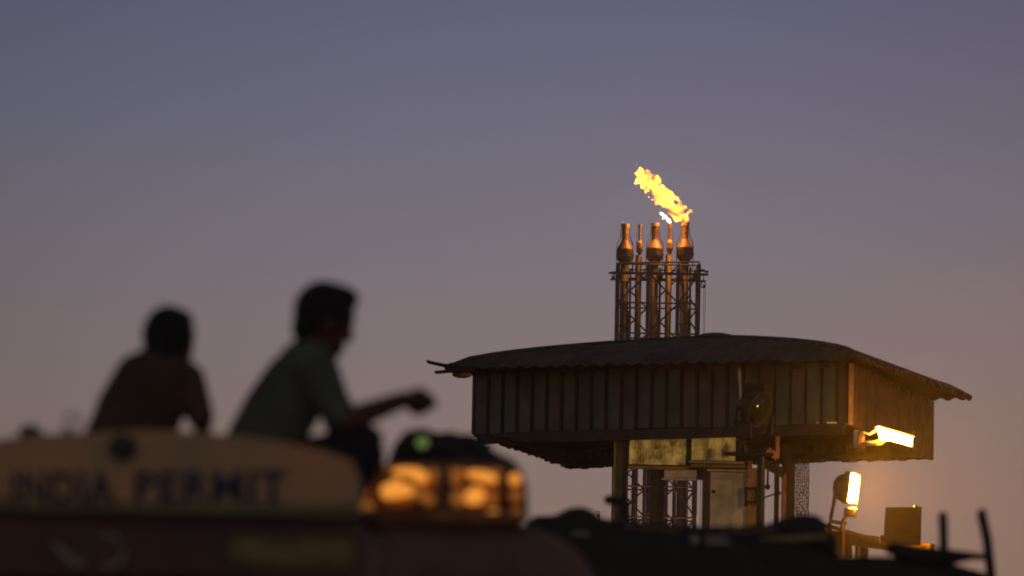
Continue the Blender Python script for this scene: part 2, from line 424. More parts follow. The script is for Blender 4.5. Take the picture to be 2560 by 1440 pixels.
# ================================================================== BOOTH under the canopy
YB = 113.8
booth = thing('control_booth', 'small booth with mottled yellow upper panes and a cream door under the big metal canopy', 'booth', P(1740, 1310, YB) * 1.0)
zf = P(1740, 1325, YB).z
def rect(mb, x0, y0, x1, y1, Y, th=.05):
    a = P(x0, y0, Y); b = P(x1, y1, Y)
    mb.box(((a.x + b.x) / 2, Y, (a.z + b.z) / 2), (abs(b.x - a.x), th, abs(a.z - b.z)))
    return mb
def ribbed(x0, y0, x1, y1, Y):
    a = P(x0, y0, Y); b = P(x1, y1, Y); mb = MB(); W_ = b.x - a.x
    mb.grid(lambda u, v: Vector((a.x + W_ * u, Y + .008 * math.cos(u * W_ / .055 * 6.283), a.z + (b.z - a.z) * v)), int(W_ / .055 * 6), 2)
    return mb
o = ribbed(1574, 1094, 1716, 1163, YB).build('upper_pane', M['pane'], booth, solid=.01)
o = ribbed(1728, 1090, 1838, 1152, YB - .05).build('upper_pane', M['pane'], booth, solid=.01)
rect(MB(), 1716, 1082, 1728, 1166, YB - .08, .1).build('mullion', M['dark'], booth)
rect(MB(), 1570, 1064, 1960, 1092, YB + .02, .1).build('head_beam', M['dark'], booth)
rect(MB(), 1568, 1164, 1722, 1175, YB - .06, .14).build('lintel', M['post'], booth)
rect(MB(), 1722, 1153, 1860, 1160, YB - .06, .16).build('lintel', M['pale'], booth)
rect(MB(), 1712, 1160, 1866, 1171, YB - .02, .14).build('lintel', M['post'], booth)
rect(MB(), 1626, 1172, 1642, 1330, YB - .02, .1).build('mullion', M['beam'], booth)
rect(MB(), 1642, 1172, 1658, 1330, YB + .05, .2).build('mullion', M['dark'], booth)
sh = MB(); rect(sh, 1660, 1174, 1742, 1196, YB, .1); rect(sh, 1655, 1196, 1742, 1202, YB - .04, .16); sh.build('shutter_box', M['pale'], booth)
rect(MB(), 1742, 1172, 1758, 1200, YB - .03, .12).build('bracket', M['dark'], booth)
rect(MB(), 1757, 1172, 1773, 1335, YB, .1).build('door_jamb', M['beam'], booth)
d = rect(MB(), 1773, 1180, 1868, 1335, YB + .02, .04).build('door', M['door'], booth)
dl = rect(MB(), 1776, 1200, 1828, 1322, YB - .02, .03).build('door_leaf', M['pale'], d, bevel=.01)
rect(MB(), 1768, 1173, 1868, 1180, YB - .03, .12).build('door_head', M['pale'], booth)
rect(MB(), 1712, 1150, 1870, 1184, YB + .12, .06).build('lintel', M['beam'], booth)
hd = MB().ball(P(1784, 1229, YB - .07), .035); hd.build('handle', M['dark'], d)
op = MB(); rect(op, 1868, 1170, 1894, 1335, YB - .05, .12); op.build('door_post', M['post'], booth)
os_ = MB(); rect(os_, 1871, 1152, 1880, 1195, YB - .16, .1); os_.build('cable_duct', M['orange'], booth)
rect(MB(), 1894, 1150, 1910, 1335, YB - .05, .14).build('door_post', M['dark'], booth)
br = MB(); rect(br, 1862, 1216, 1868, 1266, YB - .2, .05); rect(br, 1862, 1218, 1892, 1224, YB - .2, .05); rect(br, 1862, 1252, 1892, 1258, YB - .2, .05); rect(br, 1888, 1216, 1894, 1262, YB - .2, .05)
br.build('bracket', M['dark'], booth)
# right hand opening
ro = MB(); ro.bar(P(1905, 1155, YB - .1), P(1962, 1185, YB - .1), .12, .18); ro.build('lintel', M['beam'], booth)
rect(MB(), 1956, 1186, 1964, 1330, YB, .1).build('side_jamb', M['orange'], booth)
rect(MB(), 1964, 1150, 1984, 1335, YB + .1, .16).build('side_jamb', M['beam'], booth)
pl = MB(); rect(pl, 1941, 1062, 1949, 1146, YB - 2.2, .03); pl.build('edge_strip', M['orange'], booth)
pl = MB(); pl.bar(P(1917, 1126, YB - 2.2), P(1944, 1142, YB - 2.2), .03, .15, up=Vector((0, 0, 1))); pl.build('edge_strip', M['orange'], booth)  # lamplit sheet edges, the light put into their orange colour
# far side wall and floor so that it is a room
rm = MB(); a = P(1570, 1330, YB); b = P(1984, 1330, YB)
rm.box(((a.x + b.x) / 2, YB + 1.6, zf - .05), (b.x - a.x, 3.4, .12)); rm.build('floor_slab', M['dark'], booth)

hook = thing('hanging_hook', 'small round weight hanging on a rod in the right hand opening of the booth', 'hook', P(1919, 1180, YB + .2))
h = MB(); h.tube(P(1920, 1168, YB + .2), P(1919, 1212, YB + .2), .022); h.build('rod', M['dark'], hook)
h = MB(); h.ball(P(1919, 1217, YB + .2), (.055, .05, .06)); h.build('weight', M['dark'], hook, smooth=True)
lev = thing('lever', 'thin lever arm with a knob slanting up across the booth opening', 'lever', P(1912, 1244, YB + .2))
h = MB(); h.tube(P(1908, 1245, YB + .2), P(1943, 1233, YB + .2), .016); h.build('arm', M['dark'], lev)
h = MB(); h.ball(P(1947, 1232, YB + .2), (.05, .04, .035)); h.build('knob', M['dark'], lev, smooth=True)

# hanging chains right of the booth
rn = random.Random(3)
for k in range(8):
    x0 = 1987 + k * 5.0
    top = P(x0, 1148, 115.5); r_ = MB(); pts = []
    for i in range(60):
        zz = top.z - i * 0.032
        pts.append(Vector((top.x + rn.uniform(-.013, .013), top.y + rn.uniform(-.02, .02), zz)))
    r_.path(pts, [0.011 + 0.009 * (i % 2) for i in range(60)], 6)
    names = 'first second third fourth fifth sixth seventh eighth'.split()
    tag(r_.build('hanging_chain', M['orange'], None, smooth=True), 'loosely hung chain, %s from the left in the row beside the booth' % names[k], 'chain', 'chains hanging beside the booth')  # orange light on the chains put into their colour

# ================================================================== deck of the gantry
deck = thing('gantry_deck', 'dark raised steel platform under the booth, open beams and rails', 'platform', P(1800, 1325, 112) * 1)
d_ = MB(); a = P(1515, 1322, 112.5); b = P(2112, 1338, 112.5)
zd = a.z - .12
d_.box(((a.x + b.x) / 2, 114.4, zd - .12), (b.x - a.x, 4.6, .24)); d_.build('deck_plate', M['dark'], deck)
for px in (1560, 1700, 1830, 1960, 2090):
    c_ = P(px, 1330, 112.6); l = MB(); l.ibeam((c_.x, c_.y, 0), (c_.x, c_.y, zd - .24), .25, .03); l.build('leg', M['beam'], deck)
l = MB(); l.bar(P(1500, 1360, 112.1), P(2130, 1372, 112.1), .15, .35); l.build('edge_beam', M['dark'], deck)
l = MB(); l.bar(P(2040, 1306, 111.9), P(2215, 1358, 109.9), .05, .07); l.build('handrail', M['rib'], deck)
l = MB(); l.bar(P(2030, 1335, 112.0), P(2330, 1375, 109.9), .14, .24); l.build('edge_beam', M['housing_d'], deck)
for px, py in ((2075, 1305), (2118, 1332), (2143, 1338), (2160, 1342)):
    q = P(px, py, 111.5); l = MB(); l.tube(q, (q.x, q.y, q.z - 1.2), .04 if px < 2150 else .09); l.build('rail_post', M['housing_d'], deck)

# ================================================================== floodlights
def rotmat_from(n, up=Vector((0, 0, 1))):
    z_ = n.normalized(); x_ = up.cross(z_).normalized(); y_ = z_.cross(x_)
    return Matrix((x_, y_, z_)).transposed()
lp = P(2131, 1221, 107.6)
fl = thing('floodlight', 'lit sodium floodlight with a glaring oval glass, standing on the platform rail', 'floodlight', (lp.x, lp.y, lp.z - .6))
nL = Vector((0.93, -0.35, -0.10)).normalized(); RL = rotmat_from(nL)
gl = MB()      # bulging rounded glass
def glassfn(u, v):
    t_ = 2 * math.pi * u; sx = math.copysign(abs(math.cos(t_)) ** .6, math.cos(t_)) * .262; sy = math.copysign(abs(math.sin(t_)) ** .6, math.sin(t_)) * .268
    k = math.sin(v * math.pi / 2); hgt = .03 * math.cos(v * math.pi / 2)
    return lp + RL @ Vector((sx * k, sy * k, hgt))
gl.grid(glassfn, 28, 5); gl.build('lamp_glass', M['lampglass'], fl, smooth=True)
hs = MB(); pr = [(.02, -.36), (.16, -.34), (.24, -.26), (.285, -.14), (.295, -.09), (.02, -.085)]
hs.lathe(lp, pr, 28, rot=RL); hs.build('housing', M['housing'], fl, smooth=True)
hb_ = MB(); hb_.box(lp + RL @ Vector((0, 0, -.05)), (.60, .60, .08), RL)
for a_, b_, c_, d_ in ((.285, 0, .02, .60), (-.285, 0, .02, .60), (0, .285, .55, .02), (0, -.285, .55, .02)): hb_.box(lp + RL @ Vector((a_, b_, .01)), (c_, d_, .05), RL)
hb_.build('rim', M['housing'], fl)
bx = MB(); rect(bx, 2110, 1270, 2141, 1293, 107.5, .22); bx.build('ballast_box', M['housing'], fl, bevel=.02)
yk = MB()
yk.path([P(2088, 1232, 107.8), P(2084, 1262, 107.8), P(2078, 1290, 107.8), P(2076, 1310, 107.8)], .035)
yk.path([P(2118, 1285, 107.6), P(2108, 1300, 107.6), P(2104, 1325, 107.6)], .035)
yk.bar(P(2074, 1303, 107.7), P(2116, 1309, 107.7), .08, .07); yk.build('yoke', M['housing'], fl)
pp = MB(); a = P(2109, 1306, 107.7); pp.tube(a, (a.x - .01, a.y, a.z - 1.9), .028); pp.build('stand', M['housing'], fl)

lp2 = P(2222, 1092, 108.6)
f2 = thing('floodlight', 'lit trough floodlight jutting out below the right hand side of the canopy', 'floodlight', lp2)
a, b = P(2192, 1072, 108.4), P(2280, 1098, 108.9)
hs = MB(); hs.bar(a + Vector((0, 0, .05)), b + Vector((0, 0, .05)), .20, .035);
hs.build('housing', M['white_paint'], f2, bevel=.01)
gl = MB()
gl.add([a + Vector((0, -.11, .03)), b + Vector((0, -.11, .03)), b + Vector((0, -.05, -.10)), b + Vector((0, .10, -.13)), a + Vector((0.3, .10, -.22)), a + Vector((0.06, -.05, -.2)), a + Vector((0, .1, .0)), b + Vector((0, .11, .0))],
       [(0, 1, 2, 5), (5, 2, 3, 4), (4, 3, 7, 6), (0, 6, 7, 1), (0, 5, 4, 6), (1, 7, 3, 2)])
gl.build('lamp_glass', M['lampglass2'], f2)
ar = MB(); ar.path([P(2160, 1108, 108.5), P(2180, 1109, 108.5), P(2200, 1106, 108.5), P(2215, 1092, 108.5)], [.045, .05, .06, .07], 10)
ar.build('cable_arm', M['lampglass2'] if False else M['white_paint'], f2, smooth=True)
ar = MB(); ar.path([P(2158, 1082, 108.5), P(2172, 1086, 108.5), P(2192, 1074, 108.5)], .03, 8); ar.build('bracket', M['white_paint'], f2); ar = MB(); ar.path([P(2276, 1094, 108.9), P(2286, 1078, 108.9)], .02, 8); ar.build('end_tab', M['white_paint'], f2)
wp = MB(); rect(wp, 2146, 1078, 2160, 1122, 108.6, .12); wp.build('wall_plate', M['orange'], f2, bevel=.01)
wp = MB(); rect(wp, 2134, 1076, 2146, 1120, 108.65, .10); wp.build('wall_plate', M['pale'], f2, bevel=.01)

f3c = P(1895, 1022, 108.9)
f3 = thing('floodlight', 'big unlit dark floodlight on a stand in front of the canopy sheets', 'floodlight', P(1870, 1135, 108.9))
n3 = Vector((.75, -.55, -.35)).normalized(); R3 = rotmat_from(n3)
hs = MB(); hs.lathe(f3c, [(.03, -.36), (.18, -.33), (.30, -.18), (.36, .0), (.38, .05), (.34, .05), (.31, -.02), (.02, -.02)], 26, rot=R3); hs.build('housing', M['dark'], f3, smooth=True)
hs = MB(); hs.lathe(f3c, [(.02, 0.0), (.30, 0.0), (.30, .01), (.02, .03)], 24, rot=R3); hs.build('lamp_glass', M['glass'], f3, smooth=True)
hs = MB(); rect(hs, 1856, 958, 1912, 992, 109.1, .3); rect(hs, 1852, 990, 1885, 1010, 109.0, .3); hs.build('ballast_box', M['dark'], f3, bevel=.03)
hs = MB(); hs.path([P(1845, 1015, 108.8), P(1838, 1050, 108.8), P(1858, 1090, 108.8), P(1862, 1132, 108.8)], .05); hs.path([P(1930, 1040, 108.9), P(1925, 1085, 108.9), P(1896, 1105, 108.9), P(1866, 1108, 108.9)], .05)
hs.path([P(1862, 1095, 108.8), P(1848, 1112, 108.8), P(1846, 1132, 108.8)], .06); hs.build('yoke', M['dark'], f3)
hs = MB(); rect(hs, 1838, 1052, 1880, 1100, 108.9, .3); hs.build('ballast_box', M['dark'], f3, bevel=.06)
hs = MB(); rect(hs, 1808, 1132, 1932, 1140, 109.0, .5); a = P(1902, 1140, 109.0); hs.tube(a, (a.x, a.y, 0), .07); hs.build('stand', M['dark'], f3)
s3 = MB(); rect(s3, 1803, 1125, 1822, 1134, 108.8, .1); tag(s3.build('orange_tin', M['orange'], None, bevel=.01), 'little orange tin at the left end of the unlit floodlight shelf', 'tin')

f4 = thing('floodlight', 'square dark floodlight turned away, boxy back standing alone on the rail', 'floodlight', P(2255, 1365, 109))
hs = MB(); hs.prism([(2214, 1268), (2304, 1267), (2302, 1362), (2208, 1358)], lambda x, y: P(x, y, 106.6), lambda x, y: P(x, y, 106.95)); hs.build('housing', M['housing_d'], f4)
hs = MB(); hs.box(P(2290, 1266, 106.8), (.06, .06, .04)); hs.build('latch', M['housing_d'], f4); hs = rect(MB(), 2200, 1338, 2210, 1352, 106.6, .04); hs.build('hinge', M['dark'], f4)
hs = MB(); hs.bar(P(2240, 1358, 106.8), P(2240, 1392, 106.8), .06, .06); hs.bar(P(2240, 1392, 106.8), P(2240, 1386, 110), .06, .06); hs.build('bracket', M['dark'], f4)

# ================================================================== FLARE TOWER
YT = 500.0
S = YT / F_PX
tower = thing('flare_tower', 'tall lattice tower carrying three fat and two thin flare stacks', 'tower', (P(1640, 720, YT).x, YT, 0))
def TP(px, py, dy=0.0): return P(px, py, YT) + Vector((0, dy, 0))
def big(px, ytop, dy, sub=0):
    top = TP(px, ytop, dy); x, y, z = top; r = lambda p: p * S
    pr = [(r(9.0), 0), (r(10.6), 0), (r(10.6), -r(9)), (r(8.8), -r(10)), (r(8.6), -r(40)), (r(9.2), -r(43)), (r(13), -r(51)), (r(20.2), -r(63)), (r(20.6), -r(66)), (r(20.6), -r(84)), (r(18), -r(92)), (r(11), -r(99)), (r(9.6), -r(101))]
    st = MB(); st.tube((x, y, 0), (x, y, z - r(100)), r(10.5), n=20); s_ = st.build('flare_stack', M['rust'], tower, smooth=True)
    tp = MB(); tp.lathe(top, pr[:9][::-1], 22)
    for q_ in (14, 27): tp.lathe((x, y, z - r(q_)), [(r(8), 0), (r(9.4), 0), (r(9.4), r(1.2)), (r(8), r(1.2))], 22)
    tp.build('flare_tip', M['tip'], s_)
    tp = MB(); tp.lathe(top, [(a_ + r(.5), b_) for a_, b_ in pr[8:]][::-1], 22); tp.lathe((x, y, z - r(82)), [(r(20), 0), (r(21.6), 0), (r(21.6), r(1.5)), (r(20), r(1.5))], 22); tp.build('barrel', M['soot_or_shade'], s_)
    tp = MB(); tp.box((x + r(21), y - r(6), z - r(80)), (r(4), r(4), r(5))); tp.build('valve', M['truss'], s_)
    tp = MB(); tp.bar((x + r(1 + 3 * dy), y - r(21.5), z - r(64)), (x + r(1 + 3 * dy), y - r(20), z - r(100)), r(1.6), r(1.4)); tp.build('ladder', M['truss'], s_)
    pi_ = MB()
    for sx, sy in ((-1, -1), (1, -1), (-1, 1), (1, 1)):
        a0 = Vector((x + sx * r(10), y + sy * r(6), z - r(12)))
        pi_.path([a0, a0 + Vector((sx * r(2), 0, -r(20))), a0 + Vector((sx * r(9), sy * r(5), -r(38))), Vector((x + sx * r(20.8), y + sy * r(12), z - r(64))), Vector((x + sx * r(20.8), y + sy * r(10), z - r(118)))], r(.75), 6)
    pi_.build('pilot_pipe', M['truss'], s_)
    sd = MB()
    for sx in (-1, 1): sd.tube((x + sx * r(15), y + r(3), 0), (x + sx * r(15), y + r(3), z - r(112)), r(2.8), n=8)
    sd.tube((x + r(14), y - r(5), 0), (x + r(14), y - r(5), z - r(220)), r(4.2), n=10)
    for k in range(8): sd.lathe((x, y, z - r(148 + k * 55)), [(r(9.5), 0), (r(16.5), 0), (r(16.5), r(2)), (r(9.5), r(2))], 14)
    sd.build('riser_pipe', M['rust'], s_)
def thin(px, ytop, dy):
    x, y, z = TP(px, ytop, dy); r = lambda p: p * S
    st = MB(); st.tube((x, y, 0), (x, y, z - r(78)), r(6.4), n=14); s_ = st.build('pilot_stack', M['rust'], tower, smooth=True)
    tp = MB(); tp.lathe((x, y, z), [(r(4.5), 0), (r(4.6), -r(2)), (r(4.0), -r(6)), (r(3.4), -r(40)), (r(4.4), -r(41)), (r(7.6), -r(47)), (r(8.2), -r(62)), (r(6), -r(71)), (r(3.6), -r(77)), (r(3.6), -r(88))][::-1], 16); tp.build('flare_tip', M['tip'], s_)
    pi_ = MB()
    for sx in (-1, 1): pi_.tube((x + sx * r(6.5), y, z - r(3)), (x + sx * r(8), y, z - r(70)), r(.5), n=6)
    pi_.tube((x - r(7.5), y, z - r(78)), (x - r(7.5), y, 0), r(2.2), n=8)
    pi_.build('pilot_pipe', M['truss'], s_)
big(1563.5, 560, 0); big(1638, 557.5, 0.3); big(1713.5, 556, 0.1)
thin(1600, 560.5, .2); thin(1675.5, 559, .2)
xl = [TP(p, 700).x for p in (1544.5, 1620.6, 1695.5, 1746)]
zt = TP(1640, 664).z
rows = (YT - 1.6, YT + 3.2)
def xleg(i, z):                    # legs spread outward towards the ground
    sp = max(0, (32 - z)) * .035
    return xl[i] + (sp if i == 3 else (-sp * .5 if i == 0 else 0))
for i in range(4):
    for rY in rows:
        l = MB(); l.bar((xleg(i, 0), rY, 0), (xleg(i, 32), rY, 32), .2 if i else .3, .25, up=Vector((0, 1, 0)))
        l.bar((xleg(i, 32), rY, 32), (xl[i], rY, zt), .2 if i % 3 else .3, .25, up=Vector((0, 1, 0))); l.build('tower_leg', M['truss'], tower)
lv = [TP(1640, y_).z for y_ in (666, 687, 762, 838)]
step = lv[2] - lv[3]; z = lv[3] - step
while z > 1: lv.append(z); z -= step
br = MB()
for k in range(len(lv)):
    for rY in rows: br.tube((xleg(0, lv[k]), rY, lv[k]), (xleg(3, lv[k]), rY, lv[k]), .085, n=6)
    for i in range(4): br.tube((xleg(i, lv[k]), rows[0], lv[k]), (xleg(i, lv[k]), rows[1], lv[k]), .08, n=6)
    if k and k + 1 < len(lv):
        for i in range(3):
            for rY in rows:
                s_ = (k + i + (rY > YT)) % 2
                br.tube((xleg(i + s_, lv[k]), rY, lv[k]), (xleg(i + 1 - s_, lv[k + 1]), rY, lv[k + 1]), .085, n=6)
        for i in (0, 3): br.tube((xleg(i, lv[k]), rows[k % 2], lv[k]), (xleg(i, lv[k + 1]), rows[1 - k % 2], lv[k + 1]), .08, n=6)
for px, a0 in ((1620, 1), (1695, 0), (1745, 1)):
    br.tube(TP(px, 664, -1.6), TP(px - 18 + 6 * a0, 688, -1.6), .07, n=6)
br.build('lattice', M['truss'], tower)
pf = MB()
def pbar(x0, x1, y0, h, dy, dep=.8):
    a, b = TP(x0, y0, dy), TP(x1, y0, dy); pf.box(((a.x + b.x) / 2, a.y, a.z), (b.x - a.x, dep, h * S))
pbar(1528, 1768, 688, 4.5, -2.2); pbar(1528, 1768, 688, 3, 3.6); pbar(1520, 1532, 688.5, 2.5, -2.2); pbar(1745, 1760, 682, 4, -2.0)
pbar(1760, 1769, 685.5, 3, -2.2)
for px in (1552, 1600, 1650, 1700, 1740): pbar(px - 8, px + 8, 688, 2, .7, 5.6)
pf.build('platform', M['truss'], tower)
rl = MB()
for px in (1544, 1580, 1620, 1660, 1696, 1746):
    rl.tube(TP(px, 664, -2.5), TP(px, 688, -2.5), .07, n=6)
rl.tube(TP(1544, 665, -2.5), TP(1746, 662, -2.5), .085, n=6)
rl.build('railing', M['truss'], tower)
for (x0, y0, x1, y1) in ((1529, 692, 1535, 704), (1751.5, 711, 1760.5, 726)):
    cg = MB(); c4 = [TP(x0, y0, -2.5), TP(x1, y0, -2.5), TP(x1, y1, -2.5), TP(x0, y1, -2.5)]
    for i in range(4): cg.tube(c4[i], c4[(i + 1) % 4], .045, n=6)
    cg.ball(TP((x0 + x1) / 2 + 1, y1 - 3, -2.5), (.1, .1, .16))
    cg.tube(TP((x0 + x1) / 2, y0, -2.5), TP((x0 + x1) / 2, 688, -2.5), .03, n=5); cg.build('hoist_cage', M['truss'], tower)
cb = MB()
for px in (1757, 1761): a = TP(px, 726, -2.5); cb.tube(a, (a.x, a.y, 0), .022, n=5)
cb.tube(TP(1757, 690, -2.5), TP(1757, 726, -2.5), .02, n=5)
cb.build('hoist_cable', M['truss'], tower)
ft = MB(); ft.box((P(1650, 720, YT).x, YT + .8, .3), (14, 10, .6)); ft.build('footing', M['concrete'], tower)

# sodium yard lamps at the foot of the tower
for px, dy in ((1590, -9), (1760, -8)):
    b0 = P(px, 720, YT + dy); b0.z = 0
    yl = thing('yard_lamp', 'sodium yard lamp on a short pole at the %s foot of the flare tower' % ('left' if px < 1700 else 'right'), 'lamp', b0, 'yard lamps at the foot of the flare tower')
    m_ = MB(); m_.tube(b0, b0 + Vector((0, 0, 12)), .12, .08); m_.build('pole', M['truss'], yl)
    m_ = MB(); m_.lathe(b0 + Vector((0, .3, 12)), [(.05, .0), (.35, .1), (.38, .3), (.1, .35)], 14); m_.build('lamp_head', M['housing'], yl)
    l_ = pt('yard_light', b0 + Vector((0, 1.2, 13)), 30000, .3, (1.0, .50, .14), None)
    l_.data.type = 'SPOT'; l_.data.spot_size = R(75); l_.data.spot_blend = .5; l_.data.energy = 9000
    l_.rotation_euler = (Vector((P(1660, 1200, YT).x, YT, 30)) - l_.location).to_track_quat('-Z', 'Y').to_euler()
# second far mast with small hook frame
fm = thing('distant_mast', 'tiny thin mast with a small frame on its top, far left of the booth post', 'mast', (P(1495, 1290, 505).x, 505, 0))
m_ = MB(); q = P(1497, 1292, 505); m_.tube((q.x, q.y, 0), q, .08, n=6); m_.build('pole', M['truss'], fm)
m_ = MB(); c4 = [P(1492, 1279, 505), P(1498.5, 1279, 505), P(1498.5, 1291, 505), P(1492, 1291, 505)]
for i in range(4): m_.tube(c4[i], c4[(i + 1) % 4], .045, n=6)
m_.ball(P(1496.5, 1288, 505), .12); m_.build('frame', M['truss'], fm)

# ------------------------------------------------------------------ flames (glowing gas volumes)
def flame_mat(name, col, estr, scale, lo, hi, soot_or_shade=1.3):
    m = bpy.data.materials.new(name); m.use_nodes = True; n = m.node_tree; n.nodes.clear()
    o = n.nodes.new("ShaderNodeOutputMaterial"); e = n.nodes.new("ShaderNodeEmission"); ab = n.nodes.new("ShaderNodeVolumeAbsorption"); ad = n.nodes.new("ShaderNodeAddShader")
    ab.inputs['Color'].default_value = (0, 0, 0, 1); ab.inputs['Density'].default_value = soot_or_shade
    tc = n.nodes.new("ShaderNodeTexCoord"); no = n.nodes.new("ShaderNodeTexNoise"); no.inputs['Scale'].default_value = scale; no.inputs['Detail'].default_value = 5
    no.inputs['Distortion'].default_value = .6
    mp = n.nodes.new("ShaderNodeMapRange"); mp.inputs[1].default_value = lo; mp.inputs[2].default_value = hi; mp.inputs[3].default_value = 0.035 * estr; mp.inputs[4].default_value = estr
    n.links.new(tc.outputs['Object'], no.inputs['Vector']); n.links.new(no.outputs['Fac'], mp.inputs[0]); n.links.new(mp.outputs[0], e.inputs['Strength'])
    e.inputs[0].default_value = (*col, 1); n.links.new(e.outputs[0], ad.inputs[0]); n.links.new(ab.outputs[0], ad.inputs[1]); n.links.new(ad.outputs[0], o.inputs['Volume'])
    return m
def flame(name, blobs, m, label, group, disp=.25, size=.5, vox=.09, grow=1.0):
    q0 = TP(blobs[0][0], blobs[0][1]); o_ = thing(name, label, 'flame', q0, group); mb = MB()
    for (x, y, rx, ry, ang) in blobs:
        rx *= grow; ry *= grow
        mb.ball(TP(x, y), (rx * S, min(rx, ry) * S * 1.0, ry * S), rot=Matrix.Rotation(R(ang), 3, 'Y'), seg=16, ring=10)
    ob = mb.build('fire', m, o_)
    r = ob.modifiers.new('remesh', 'REMESH'); r.mode = 'VOXEL'; r.voxel_size = vox
    tx = bpy.data.textures.new(name, 'CLOUDS'); tx.noise_scale = size; tx.noise_depth = 3
    d = ob.modifiers.new('disp', 'DISPLACE'); d.texture = tx; d.strength = disp; d.mid_level = .5; d.texture_coords = 'GLOBAL'
    tx = bpy.data.textures.new(name, 'CLOUDS'); tx.noise_scale = size * .3; tx.noise_depth = 2
    d = ob.modifiers.new('disp2', 'DISPLACE'); d.texture = tx; d.strength = disp * .5; d.mid_level = .5; d.texture_coords = 'GLOBAL'
    return o_
rn = random.Random(11)
main = [(1714, 553, 7, 4, 0), (1708, 549, 12, 5, 0), (1714, 545, 9, 8, 0), (1700, 545, 15, 9, 10), (1716, 538, 6, 7, 0), (1706, 541, 12, 9, 20), (1692, 538, 12, 8, 20), (1698, 521, 12, 10, 30), (1684, 522, 14, 12, 30), (1670, 508, 17, 14, 40), (1658, 496, 17, 14, 40),
        (1674, 490, 14, 10, 40), (1644, 478, 18, 13, 45), (1660, 476, 12, 9, 30), (1630, 462, 15, 12, 40), (1640, 448, 13, 8, 30), (1618, 452, 13, 10, 30), (1606, 446, 10, 9, 30), (1602, 434, 8, 7, 0), (1594, 437, 6, 4, 0), (1622, 442, 12, 6, 20), (1600, 430, 4, 6, 0)]
for k in range(70):
    t_ = k / 70; s_ = rn.choice((-1, 1)) * rn.uniform(8, 21); x = lerp(1712, 1600, t_) + s_ * .72; y = lerp(541, 440, t_) - s_ * .7
    main.append((x, y, rn.uniform(2.5, 6), rn.uniform(2, 4.5), rn.uniform(0, 90)))
for x, y in ((1594, 429), (1588, 434), (1602, 424), (1618, 437), (1634, 438), (1646, 444), (1650, 452), (1671, 478), (1604, 470), (1612, 482), (1622, 492), (1630, 500), (1640, 512)): main.append((x, y, 4, 2.4, rn.uniform(20, 70)))
flame('flame', main, flame_mat('yellow_fire', (1.0, 0.36, 0.016), 34.0, .8, .40, .74, soot_or_shade=1.0), 'large yellow flame blown to the left off the right fat stack', 'flames of the flare tower', .5, .7, grow=1.12)
sm = [(1603 - 12, 409, 3, 6, 0)]
flame('flame', [(1590.5, 410, 3, 5, 20)], flame_mat('orange_fire', (1.0, 0.34, 0.08), 2.5, 1.5, .4, .6), 'tiny detached orange wisp high above the large flame', 'flames of the flare tower', .2, .3, .04)
flame('flame', [(1587, 465, 4.5, 3, 20)], flame_mat('orange_fire_b', (1.0, 0.30, 0.08), 1.8, 1.5, .4, .6), 'tiny detached orange wisp left of the large flame', 'flames of the flare tower', .25, .3, .04)
flame('flame', [(1675, 556, 5, 3, 0), (1670, 550, 7, 5, 40), (1664, 543, 7, 5, 50), (1656, 536, 5, 4, 40), (1652, 533, 3, 3, 0), (1658, 546, 4, 3, 0)], flame_mat('white_fire', (1.0, 0.70, 0.34), 22.0, 1.2, .3, .5), 'small white hot flame on the thin stack beside the large flame', 'flames of the flare tower', .25, .5, .06)
flame('flame', [(1561, 557, 6, 2.5, 0), (1556, 549, 4, 5, 40), (1550, 541, 4, 4, 40), (1544, 535, 4, 3, 30)], flame_mat('violet_fire', (0.55, 0.30, 0.50), .35, 1.2, .35, .65, 0.05), 'faint violet wisp of flame on the leftmost fat stack', 'flames of the flare tower', .25, .5, .06)
pt('flame_light', TP(1692, 522, -.3), 3600, 1.0, (1.0, .42, .08), None)
pt('flame_light', TP(1650, 485, -.5), 2600, 1.2, (1.0, .42, .08), None)

# ================================================================== TRUCK with lettered header board
YA = 23.0
trA = thing('truck', 'old maroon truck with an arched ochre header board lettered INDIA PERMIT', 'truck', (P(300, 1290, YA).x, YA, 0))
top = [(-290, 1205), (-270, 1160), (-150, 1122), (0, 1098), (80, 1086), (200, 1082), (330, 1076), (420, 1076), (520, 1082), (600, 1090), (700, 1104), (800, 1124), (880, 1150), (902, 1200)]
poly = top + [(905, 1262), (890, 1305), (-280, 1282)]
hb = MB().prism(poly, lambda x, y: P(x, y, YA), lambda x, y: P(x, y, YA + .05)); hb.build('header_board', M['board'], trA, bevel=.008)
e = MB().prism([(-285, 1236), (900, 1262), (892, 1283), (-285, 1260)], lambda x, y: P(x, y, YA - .006), lambda x, y: P(x, y, YA + .002)); e.build('header_edge', M['board_low'], trA)
e = MB(); e.lathe(P(306, 1120, YA - .012), [(.002, 0), (.056, 0), (.056, .01), (.002, .012)], 24, rot=rotmat_from(Vector((0, -1, 0)))); e.build('emblem', M['green'], trA)
